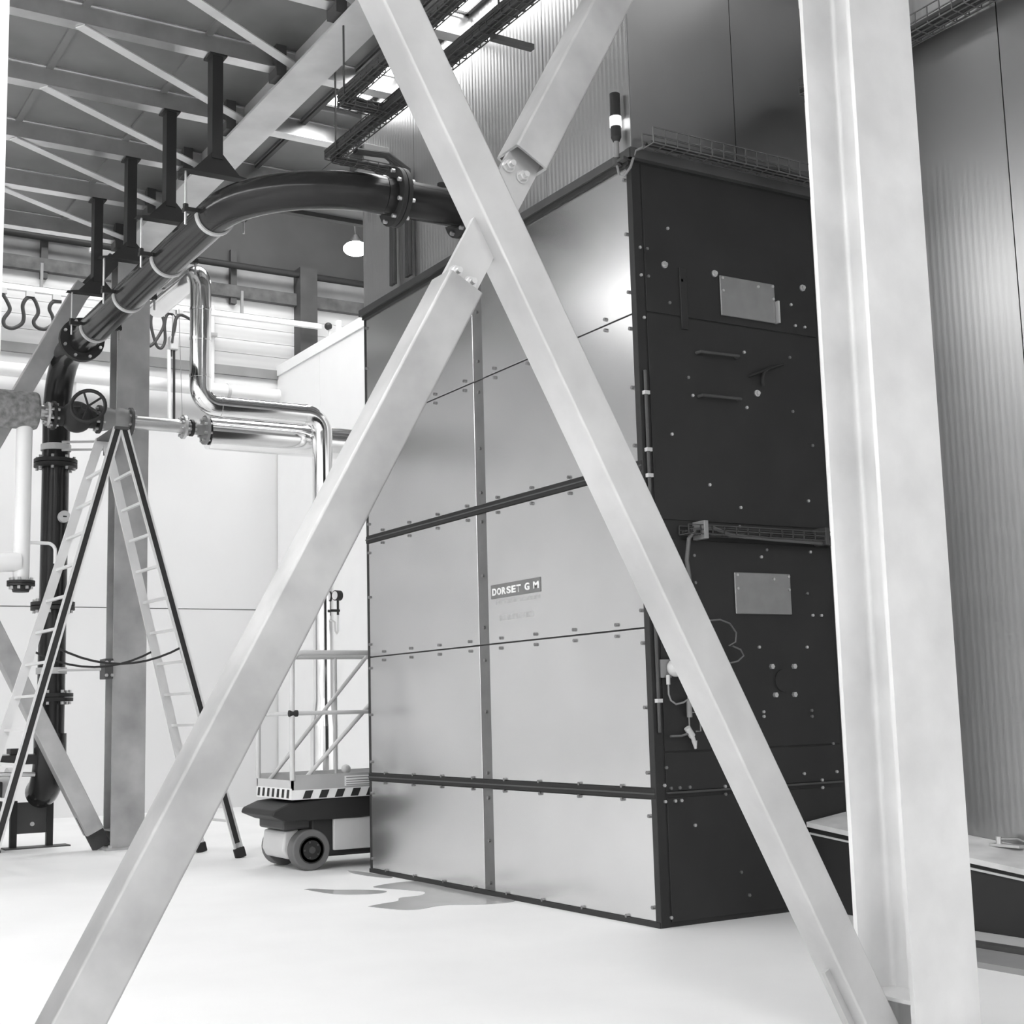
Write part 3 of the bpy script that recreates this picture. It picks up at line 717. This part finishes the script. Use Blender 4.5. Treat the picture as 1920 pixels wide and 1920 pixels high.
MB().cyl((LX, 3.92, LZ + 0.01), (LX, 4.12, LZ + 0.01), 0.14, 24, 0.10).build('reducer', M_mid, fp)
b_ = MB(); b_.sphere((LX + 0.02, 4.14, LZ + 0.01), 0.13, 18, 12); b_.build('tee_body', M_mid, fp)
flange((LX, 4.24, LZ), (0,1,0), 0.155, 0.03, fp, m=M_dark, two=False, r0=0.05)
MB().cyl((LX, 4.25, LZ), (LX, 4.86, LZ), 0.075, 24).build('pipe_run', M_bolt, fp)
flange((LX, 4.84, LZ - 0.005), (0,1,0), 0.135, 0.03, fp, m=M_bolt, two=False, r0=0.05)
MB().cyl((LX, 4.86, LZ - 0.01), (LX, 5.10, LZ - 0.02), 0.065, 20).build('pipe_run', M_mid, fp)
flange((LX, 4.93, LZ - 0.01), (0,1,0), 0.095, 0.03, fp, m=M_black, two=False, r0=0.04)
flange((LX, 5.09, LZ - 0.02), (0,1,0), 0.165, 0.03, fp, m=M_mid, two=False, r0=0.04)
cb = thing('clad_pipe', (LX, 6, LZ), 'wide bright metal-clad pipe running level from the grey flange', 'pipe')
MB().cyl((LX, 5.12, LZ - 0.05), (LX, 8.38, LZ - 0.05), 0.185, 40).build('cladding', M_chrome, cb)
MB().ring((LX, 6.5, LZ - 0.05), (0,1,0), 0.18, 0.189, 0.03).build('cladding_band', M_chrome, cb)
ca = thing('clad_pipe', (-14.55, 5.5, 4.8), 'slimmer bright metal-clad pipe stepping down in front of the wide one', 'pipe')
AX = -14.55; AY = 4.91; AZ = 4.78; AY2 = 6.36; AR = 0.115
MB().tube([(AX - 1.6, AY, 6.30)] + arc((AX - 0.2, AY, 6.10), (0,0,1), (1,0,0), 0.2, 0, 90, 10) + [(AX, AY, 5.1)] + arc((AX, AY + 0.2, AZ + 0.2), (0,-1,0), (0,0,-1), 0.2, 0, 90, 10)
          + [(AX, AY + 0.6, AZ)] + arc((AX, AY2 - 0.2, AZ - 0.2), (0,0,1), (0,1,0), 0.2, 0, 90, 10) + [(AX, AY2, 3.0), (AX, AY2, 1.55)], AR, 36).build('cladding', M_chrome, ca)
MB().cyl((AX, AY2, 1.55), (AX, AY2, 1.25), AR, 36, AR + 0.04).build('cone', M_chrome, ca)
MB().cyl((AX, AY2, 1.25), (AX, AY2, 0.0), AR + 0.04, 36).build('sleeve', M_chrome, ca)
for z in (5.86, 5.52, 5.1):
    MB().ring((AX, AY, z), (0,0,1), AR - 0.004, AR + 0.006, 0.03, 36).build('cladding_band', M_chrome, ca)
for yy in (5.15, 6.15): MB().ring((AX, yy, AZ), (0,1,0), AR - 0.004, AR + 0.006, 0.03, 36).build('cladding_band', M_chrome, ca)
pg = thing('pressure_gauge', (AX, 6.5, 2.5), 'black-rimmed gauge on a bent siphon beside the bright drop pipe', 'gauge')
g0 = Vector((AX + 0.16, 6.43, 2.70))
MB().cyl(g0, g0 + Vector((-0.02, 0.07, 0)), 0.058, 24).build('case', M_black, pg)
MB().cyl(g0 + Vector((0.001, -0.004, 0)), g0, 0.048, 24).build('dial', M_letter, pg)
MB().tube([g0 + Vector((-0.01, 0.04, -0.05)), g0 + Vector((-0.01, 0.04, -0.22))], 0.014, 8).build('stem', M_black, pg)
MB().tube([g0 + Vector((-0.01, 0.06, -0.17)), g0 + Vector((-0.01, -0.05, -0.17))], 0.015, 8).build('cock', M_black, pg)
MB().tube([g0 + Vector((-0.01, 0.04, -0.22)), g0 + Vector((-0.01, 0.04, -0.40)), g0 + Vector((-0.01, 0.025, -0.43)), g0 + Vector((-0.01, 0.005, -0.40)), g0 + Vector((-0.01, 0.0, -0.30)), g0 + Vector((-0.03, -0.03, -0.28)), g0 + Vector((-0.08, -0.06, -0.28))], 0.012, 8).build('siphon', M_alu, pg)

# white standing pipe at the left edge
wv = thing('white_pipe', (LX, 3.12, 2.7), 'white vertical pipe with black end flange at the left edge', 'pipe')
wy = 3.13
MB().tube([(LX, wy, 4.5), (LX, wy, 2.83)], 0.082, 24).build('pipe_run', M_wpipe, wv)
MB().tube([(LX + 0.02, wy - 0.02, 3.02), (LX + 0.02, 2.2, 2.98)], 0.10, 20).build('branch', M_wpipe, wv)
flange((LX, wy, 2.80), (0,0,1), 0.14, 0.025, wv, m=M_black, r0=0.05)
MB().cyl((LX, wy, 2.77), (LX, wy, 2.71), 0.10, 20, 0.08).build('blank_cap', M_black, wv)
MB().tube([(LX, wy, 3.23), (LX, wy + 0.2, 3.23)] + arc((LX, wy + 0.26, 3.15), (0,0,1), (0,1,0), 0.08, 0, 90, 6) + [(LX, wy + 0.34, 3.02)], 0.018, 10).build('drain_tube', M_wpipe, wv)
tg = thing('dial_gauge', (VX + 0.2, 3.72, 3.66), 'small white dial on the black drop pipe behind the ladder', 'gauge')
MB().cyl((VX + 0.15, 3.72, 3.62), (VX + 0.22, 3.715, 3.62), 0.065, 20).build('case', M_lite, tg)
MB().box(VX + 0.22, VX + 0.224, 3.70, 3.74, 3.61, 3.625).build('needle', M_black, tg)

# ================================================================== THINGS ON THE REAR WALL
wpz = thing('wall_pipe', (-20.7, 5, 6.5), 'long white pipe running along the rear wall', 'pipe')
MB().cyl((-20.72, -2, 6.50), (-20.72, 8.3, 6.50), 0.105, 24).build('pipe_run', M_wpipe, wpz)
for yy in (5.05, 7.45): MB().box(-21, -20.70, yy - 0.03, yy + 0.03, 6.15, 6.42).build('bracket', M_lite, wpz)
MB().ring((-20.72, 7.45, 6.5), (0,1,0), 0.10, 0.115, 0.05).build('band', M_lite, wpz)
cdw = thing('conduit', (-20.8, 7.25, 6.3), 'white vertical conduit beside the bright clad pipe on the wall', 'conduit')
MB().cyl((-20.925, 7.25, 6.15), (-20.925, 7.25, 7.92), 0.045, 12).build('tube', M_wpipe, cdw)
MB().box(-21.0, -20.8, 7.20, 7.30, 7.4, 7.45).build('saddle', M_lite, cdw)
crl = thing('crane_rail', (-20.5, 6, 7.6), 'white festoon rail along the rear wall', 'rail')
MB().box(-20.55, -20.47, 2.0, 8.95, 7.64, 7.72).build('rail_bar', M_wpipe, crl)
for yy in (4.5, 6.05, 7.6): MB().box(-20.53, -20.49, yy - 0.02, yy + 0.02, 7.72, 8.1).build('drop_rod', M_mid, crl)
brl = thing('runway_pipe', (-20.7, 5, 8.6), 'black pipe on brackets high on the rear wall', 'pipe')
MB().cyl((-20.78, -3, 8.60), (-20.78, 11, 8.60), 0.055, 16).build('pipe_run', M_black, brl)
wsp = thing('rain_pipe', (-20.75, 4.4, 8.7), 'thin white pipe above the black wall pipe, ending in an elbow', 'pipe')
MB().tube([(-20.8, -2, 8.74), (-20.8, 5.22, 8.74)] + arc((-20.8, 5.22, 8.66), (0,0,1), (0,1,0), 0.08, 0, 90, 6) + [(-20.8, 5.30, 8.48)], 0.045, 12).build('pipe_run', M_wpipe, wsp)
fc = thing('festoon_cable', (-20.5, 4.4, 7.1), 'black cable hanging in wide wavy loops at the left edge', 'cable')
def smooth_path(P, n=6):
    P = [Vector(p) for p in P]; out = []
    for i in range(len(P) - 1):
        p0, p1, p2, p3 = P[max(i-1,0)], P[i], P[i+1], P[min(i+2, len(P)-1)]
        for k in range(n):
            t = k/n; out.append(0.5*((2*p1) + (-p0+p2)*t + (2*p0-5*p1+4*p2-p3)*t*t + (-p0+3*p1-3*p2+p3)*t**3))
    out.append(P[-1]); return out
yz = [(3.95,7.56),(4.02,7.45),(4.06,7.33),(3.98,7.18),(4.0,7.08),(4.11,7.06),(4.23,7.14),(4.26,7.25),(4.24,7.42),(4.30,7.54),(4.38,7.55),(4.44,7.45),(4.46,7.33),(4.40,7.2),(4.44,7.12),(4.56,7.10),(4.67,7.19),(4.67,7.30),(4.62,7.42),(4.67,7.53),(4.79,7.55)]
MB().tube(smooth_path([(-20.5, a, b) for a, b in yz]), 0.028, 8).build('cable_loop', M_cable, fc)
for yy in (3.95, 4.34, 4.72): MB().box(-20.54, -20.46, yy - 0.06, yy + 0.06, 7.56, 7.64).build('trolley', M_lite, fc)
fc2 = thing('festoon_cable', (-20.5, 6.3, 7.0), 'black cable bunched in tight loops beside the dull column', 'cable')
MB().tube(smooth_path([(-20.5, a, b) for a, b in ((6.12,7.02),(6.2,7.1),(6.33,7.35),(6.32,7.5),(6.24,7.57),(6.15,7.52),(6.14,7.35),(6.19,7.15),(6.24,7.03),(6.31,7.02),(6.36,7.15),(6.35,7.38),(6.38,7.54),(6.45,7.58),(6.52,7.50),(6.5,7.3),(6.46,7.1),(6.45,6.9))]), 0.024, 8).build('cable_loop', M_cable, fc2)
MB().tube(smooth_path([(-20.45, a, b) for a, b in ((6.45,7.1),(6.5,7.45),(6.58,7.56),(6.72,7.52),(6.82,7.47))]), 0.024, 8).build('cable_loop', M_cable, fc2)
for yy in (6.24, 6.42, 6.58): MB().box(-20.54, -20.46, yy - 0.05, yy + 0.05, 7.58, 7.64).build('trolley', M_lite, fc2)
hp = thing('hoist_pendant', (-20.5, 6.47, 5.9), 'pale hoist chain and pendant hanging behind the slim bright pipe', 'hoist')
MB().box(-20.56, -20.44, 6.42, 6.56, 7.0, 7.22).build('hook_block', M_lite, hp, bevel=0.02)
MB().tube([(-20.5, 6.5, 7.0), (-20.5, 6.51, 5.88)], 0.02, 8).build('chain', M_black, hp)
MB().tube([(-20.5, 6.42, 7.0), (-20.5, 6.44, 5.88)], 0.03, 8).build('sleeve', M_wpipe, hp)
MB().tube([(-20.46, 6.56, 7.66), (-20.44, 6.62, 5.9)], 0.006, 6).build('pull_cord', M_mid, hp)
MB().box(-20.52, -20.48, 6.47, 6.51, 7.22, 7.66).build('hanger_rod', M_lite, hp)

rs = thing('roof_sensor', (-19.1, 8.45, 7.05), 'small black ball sensor on a stub at the white room roof edge', 'sensor')
MB().cyl((-19.07, 8.47, 7.05), (-19.07, 8.47, 7.22), 0.025, 10).build('stub', M_lite, rs)
MB().sphere((-19.07, 8.45, 7.26), 0.06, 14, 10).build('ball', M_black, rs)
MB().box(-18.72, -18.66, 8.42, 8.48, 7.05, 7.25).build('peg', M_white, rs)
# floodlight
lm = thing('high_bay_lamp', (-18.5, 8.66, 8.3), 'glowing high bay lamp hanging beside the grey enclosure edge', 'lamp')
LP = Vector((-18.5, 8.66, 8.36))
MB().sphere(LP + Vector((0,0,-0.01)), 0.19, 24, 12, 0.55).build('diffuser', E_lamp, lm)
MB().cyl(LP + Vector((0,0,0.06)), LP + Vector((0,0,0.20)), 0.12, 28, 0.05).build('reflector', M_black, lm)
MB().tube([LP + Vector((0,0,0.2)), LP + Vector((-0.1,-0.25,2.83))], 0.012, 8).build('cord', M_dark, lm)

# ================================================================== STEPLADDER
ld = thing('stepladder', (-13.85, 3.8, 0), 'tall aluminium double stepladder with dark outer stiles at the left', 'ladder')
top_z = 4.24; ay = 3.76
def lpt(side, far, z):
    t_ = 1 - z/top_z
    y0, y1 = (3.74, 2.58) if side == 'A' else (3.80, 4.97)
    if far: x = -14.22 - 0.07*t_
    else: x = -13.56 + 0.14*t_
    if side == 'A' and far: y1 = 2.50
    if side == 'B' and far: y1 = 4.87
    return Vector((x, y0 + (y1 - y0)*t_, z))
for side in 'AB':
    for far in (False, True):
        a = lpt(side, far, 0.05); b = lpt(side, far, top_z); d = (b - a).normalized()
        u = Vector((1,0,0)); v = d.cross(u).normalized(); u = v.cross(d)
        sgn = -1 if far else 1
        q = MB(); q.prism([(-0.014*sgn, -0.045), (0.014*sgn, -0.045), (0.014*sgn, -0.026), (-0.008*sgn, -0.026), (-0.008*sgn, 0.026), (0.014*sgn, 0.026), (0.014*sgn, 0.045), (-0.014*sgn, 0.045)], a, b, u, v)
        stl = q.build('stile', M_alu, ld)
        q = MB(); q.obox(a + u*0.002*sgn + d*0.1, b + u*0.002*sgn, 0.016, 0.051, u, v); q.build('stile_web', M_black, stl)
        q = MB(); q.obox(a - d*0.05, a + d*0.05, 0.05, 0.11, u, v); q.build('foot', M_rub, stl, bevel=0.01)
    for k in range(13):
        z = 0.36 + 0.315*k
        if z > 4.1: break
        a = lpt(side, False, z); b = lpt(side, True, z)
        MB().obox(a, b, 0.034, 0.026).build('rung', M_alu, ld)
MB().box(-14.26, -13.52, 3.70, 3.84, 4.22, 4.25).build('top_hinge', M_dark, ld, bevel=0.006)
for x_, col in ((-13.47, 'near'), (-14.26, 'far')):
    a = lpt('A', col == 'far', 2.08); b = lpt('B', col == 'far', 2.08)
    pts = [a + (b - a)*(k/10) + Vector((0, 0, -0.17*(1 - (2*k/10 - 1)**2))) for k in range(11)]
    MB().tube(pts, 0.012, 6).build('spreader_strap', M_black, ld)

# ================================================================== SCISSOR LIFT
sl = thing('scissor_lift', (-12.2, 5.8, 0), 'compact lowered scissor lift with striped toe board behind the cabinet', 'lift')
X0, X1, Y0, Y1 = -12.6, -11.75, 4.82, 6.7
bmt = MB(); bmt.prism([(4.64, 0.50), (4.66, 0.545), (4.80, 0.60), (5.25, 0.64), (6.6, 0.64), (6.6, 0.48), (5.5, 0.44), (4.78, 0.44)], (X0 + 0.05, 0, 0), (X1 - 0.02, 0, 0), (0,1,0), (0,0,1))
bmt.build('scissor_cover', M_black, sl, bevel=0.015)
MB().box(X0 + 0.08, X1 - 0.09, 5.05, 6.6, 0.11, 0.50).build('chassis', M_black, sl, bevel=0.02)
MB().box(X0 + 0.1, X1 - 0.16, 4.80, 5.1, 0.36, 0.46).build('front_ledge', M_dark, sl, bevel=0.02)
ax_ = MB(); ax_.prism([(4.86, 0.10), (4.82, 0.18), (4.84, 0.34), (4.98, 0.36), (5.0, 0.10)], (X0 + 0.12, 0, 0), (X1 - 0.22, 0, 0), (0,1,0), (0,0,1)); ax_.build('axle_cover', M_lite, sl, bevel=0.02)
MB().box(X1 - 0.08, X1 - 0.04, 5.24, 5.95, 0.165, 0.515).build('battery_door', M_lite, sl, bevel=0.008)
for x_, lab in ((X1 - 0.22, 'n'), (X0, 'f')):
    for yy in (5.04, 6.25):
        w = MB(); w.cyl((x_, yy, 0.18), (x_ + 0.14, yy, 0.18), 0.18, 36)
        wo = w.build('wheel', M_tyre, sl, bevel=0.012)
        h_ = MB(); h_.ring((x_ + 0.14, yy, 0.18), (1,0,0), 0.085, 0.12, 0.014, 28); h_.cyl((x_ + 0.13, yy, 0.18), (x_ + 0.147, yy, 0.18), 0.11, 28); h_.build('hub', M_black, wo)
        h_ = MB(); h_.cyl((x_ + 0.145, yy, 0.18), (x_ + 0.16, yy, 0.18), 0.03, 16); bolt_circle(h_, (x_ + 0.145, yy, 0.18), (1,0,0), 0.07, 5, 0.009, 0.01); h_.build('hub_cap', M_dark, wo)
# platform
MB().box(X0, X1, Y0, Y1, 0.635, 0.665).build('platform_deck', M_mid, sl)
for nm, bx4 in (('n', (X1 - 0.02, X1, Y0, Y1)), ('f', (X0, X0 + 0.02, Y0, Y1)), ('e', (X0, X1, Y0, Y0 + 0.02)), ('b', (X0, X1, Y1 - 0.02, Y1))):
    MB().box(*bx4, 0.63, 0.845 if nm in 'nf' else 0.80).build('toe_board', M_lite if nm != 'n' else mat('lift_grey', 0.40, 0.5), sl)
# hazard stripes
MB().box(X1, X1 + 0.004, Y0, Y1, 0.632, 0.715).build('warning_strip', M_wpipe, sl)
MB().box(X0, X1 + 0.004, Y0 - 0.004, Y0, 0.632, 0.73).build('warning_strip', M_wpipe, sl)
for k in range(12):
    yy = Y0 + 0.10 + k*0.155
    if yy + .1 > Y1: break
    b_ = MB(); i = 0
    b_.prism([(0, 0.638), (0.075, 0.638), (0.105, 0.708), (0.03, 0.708)], (X1 + 0.004, yy, 0), (X1 + 0.007, yy, 0), (0,1,0), (0,0,1)); b_.build('stripe', M_black, sl)
for k in range(7):
    xx = X0 + 0.03 + k*0.118
    b_ = MB(); b_.prism([(0, 0.645), (0.05, 0.645), (0.07, 0.72), (0.02, 0.72)], (xx, Y0 - 0.007, 0), (xx, Y0 - 0.004, 0), (1,0,0), (0,0,1)); b_.build('stripe', M_black, sl)
MB().box(X1, X1 + 0.004, 5.33, 5.62, 0.73, 0.82).build('decal', M_wpipe, sl)
q = MB()
for zz in (0.735, 0.755, 0.775, 0.80):
    q.box(X1 + 0.004, X1 + 0.006, 5.345, 5.605, zz, zz + 0.008)
q.build('decal_lines', M_mid, sl, kind='stuff')
# guard rails
ZT, ZM = 1.93, 1.39; rr = 0.019
def gr(path, nm='guard_rail', r=rr): return MB().tube(path, r, 10).build(nm, M_lite, sl)
for x_ in (X1 - 0.01, X0 + 0.01):
    gr([(x_, Y0 + 0.01, 0.8), (x_, Y0 + 0.01, ZT - 0.1)] + arc((x_, Y0 + 0.11, ZT - 0.1), (0,-1,0), (0,0,1), 0.1, 0, 90, 6) + [(x_, Y1 - 0.1, ZT)], r=0.024)
    gr([(x_, Y0 + 0.01, ZM), (x_, Y1 - 0.01, ZM)])
    gr([(x_, 5.62, 0.8), (x_, 5.62, ZT)])
    gr([(x_, Y1 - 0.02, 0.8), (x_, Y1 - 0.02, ZT)])
gr([(X0 + 0.01, Y0 + 0.01, ZM), (X1 - 0.01, Y0 + 0.01, ZM)], 'end_rail')
gr([(X0 + 0.01, Y0 + 0.01, ZT - 0.08), (X1 - 0.01, Y0 + 0.01, ZT - 0.08)], 'end_rail')
gr([(X0 + 0.03, 4.88, 0.72), (X0 + 0.03, 5.95, ZT)], 'diagonal_stay')
gr([(X1 - 0.03, 4.95, 0.80), (X1 - 0.03, 5.62, 1.47)], 'diagonal_stay')
MB().cyl((X1 - 0.01, Y0 - 0.02, ZM), (X1 - 0.01, Y0 + 0.06, ZM), 0.03, 12).build('gate_latch', M_black, sl)
MB().sphere((X0 + 0.4, 5.55, 0.86), 0.045, 12, 8).build('foot_switch', M_lite, sl)

# ================================================================== RAMP AND RAILS AT THE RIGHT
rp = thing('loading_ramp', (-5, 6.8, 0), 'sloping pale-topped ramp on a dark base along the right wall', 'ramp')
def rz(x): return 0.575 - 0.098*(x + 7.15)
xa, xb = -7.13, -3.2
q = MB(); i = 0
q.v += [(xa, 6.60, rz(xa)), (xb, 6.60, rz(xb)), (xb, 6.995, rz(xb) + 0.05), (xa, 6.995, rz(xa) + 0.05),
        (xa, 6.60, rz(xa) - 0.032), (xb, 6.60, rz(xb) - 0.032), (xb, 6.995, rz(xb) - 0.03), (xa, 6.995, rz(xa) - 0.03)]
q.f += [(0,1,2,3), (7,6,5,4), (0,4,5,1), (1,5,6,2), (2,6,7,3), (3,7,4,0)]
q.build('ramp_plate', M_slab, rp)
q = MB()
q.v += [(xa, 6.63, 0), (xb, 6.63, 0), (xb, 6.98, 0), (xa, 6.98, 0), (xa, 6.63, rz(xa) - 0.04), (xb, 6.63, rz(xb) - 0.04), (xb, 6.98, rz(xb) - 0.04), (xa, 6.98, rz(xa) - 0.04)]
q.f += [(0,3,2,1), (4,5,6,7), (0,1,5,4), (1,2,6,5), (2,3,7,6), (3,0,4,7)]
q.build('base_skirt', M_black, rp)
MB().obox((xa, 6.622, rz(xa) - 0.075), (xb, 6.622, rz(xb) - 0.05), 0.012, 0.012).build('edge_bead', M_lite, rp)
ck = thing('door_clamp', (-5.75, 6.93, 0.5), 'small bright clamp lying on the ramp against the wall', 'clamp')
MB().box(-5.85, -5.63, 6.87, 6.93, rz(-5.75) + 0.044, rz(-5.75) + 0.06).build('foot', M_bolt, ck)
MB().cyl((-5.80, 6.90, rz(-5.75) + 0.05), (-5.80, 6.90, rz(-5.75) + 0.10), 0.018, 12).build('screw', M_bolt, ck)
MB().tube([(-5.80, 6.90, rz(-5.75) + 0.085), (-5.68, 6.93, rz(-5.75) + 0.09), (-5.64, 6.95, rz(-5.75) + 0.07)], 0.008, 8).build('lever', M_boltd, ck)
fr = thing('floor_rail', (-4.5, 6.0, 0), 'low steel floor channel beside the right column foot', 'rail')
MB().box(-5.9, -2.5, 6.36, 6.62, 0.0, 0.02).build('bed_plate', M_lite, fr)
MB().box(-5.9, -2.5, 6.16, 6.24, 0.0, 0.05).build('dark_bar', M_dark, fr)
MB().box(-5.9, -2.5, 5.82, 6.14, 0.0, 0.03).build('grout_strip', M_mid, fr)

# ================================================================== PUDDLE
def blob(name, pts, label):
    pts = smooth_path([(p[0], p[1], 0.003) for p in pts] + [(pts[0][0], pts[0][1], 0.003)], 5)[:-1]
    q = MB(); n = len(pts)
    q.v = [tuple(p) for p in pts] + [(p.x, p.y, 0.0005) for p in pts]
    q.f = [tuple(range(n))] + [(k, n + k, n + (k+1) % n, (k+1) % n) for k in range(n)]
    a = sum(pts[k].x*pts[(k+1)%n].y - pts[(k+1)%n].x*pts[k].y for k in range(n))
    if a < 0: q.f = [tuple(reversed(f)) for f in q.f]
    return tag(q.build(name, M_wet, None), label, 'puddle', 'wet patches by the dryer')
blob('puddle', [(-9.34,4.41),(-9.05,4.50),(-8.96,4.62),(-9.02,4.85),(-8.86,5.10),(-8.87,5.36),(-9.3,5.36),(-9.9,5.36),(-10.45,5.36),(-10.36,4.94),(-10.05,5.02),(-9.80,5.10),(-9.62,4.98),(-9.60,4.80),(-9.45,4.70),(-9.40,4.55)], 'large wet patch spreading from the foot of the dryer')
blob('puddle', [(-10.60,4.45),(-10.2,4.50),(-10.02,4.62),(-9.95,4.80),(-10.05,4.90),(-10.25,4.78),(-10.40,4.62),(-10.58,4.52)], 'narrow wet streak on the floor left of the large patch')
blob('puddle', [(-11.60,5.28),(-11.35,5.22),(-11.0,5.24),(-10.8,5.30),(-10.9,5.36),(-11.3,5.34)], 'dark wet spot at the left corner of the dryer')
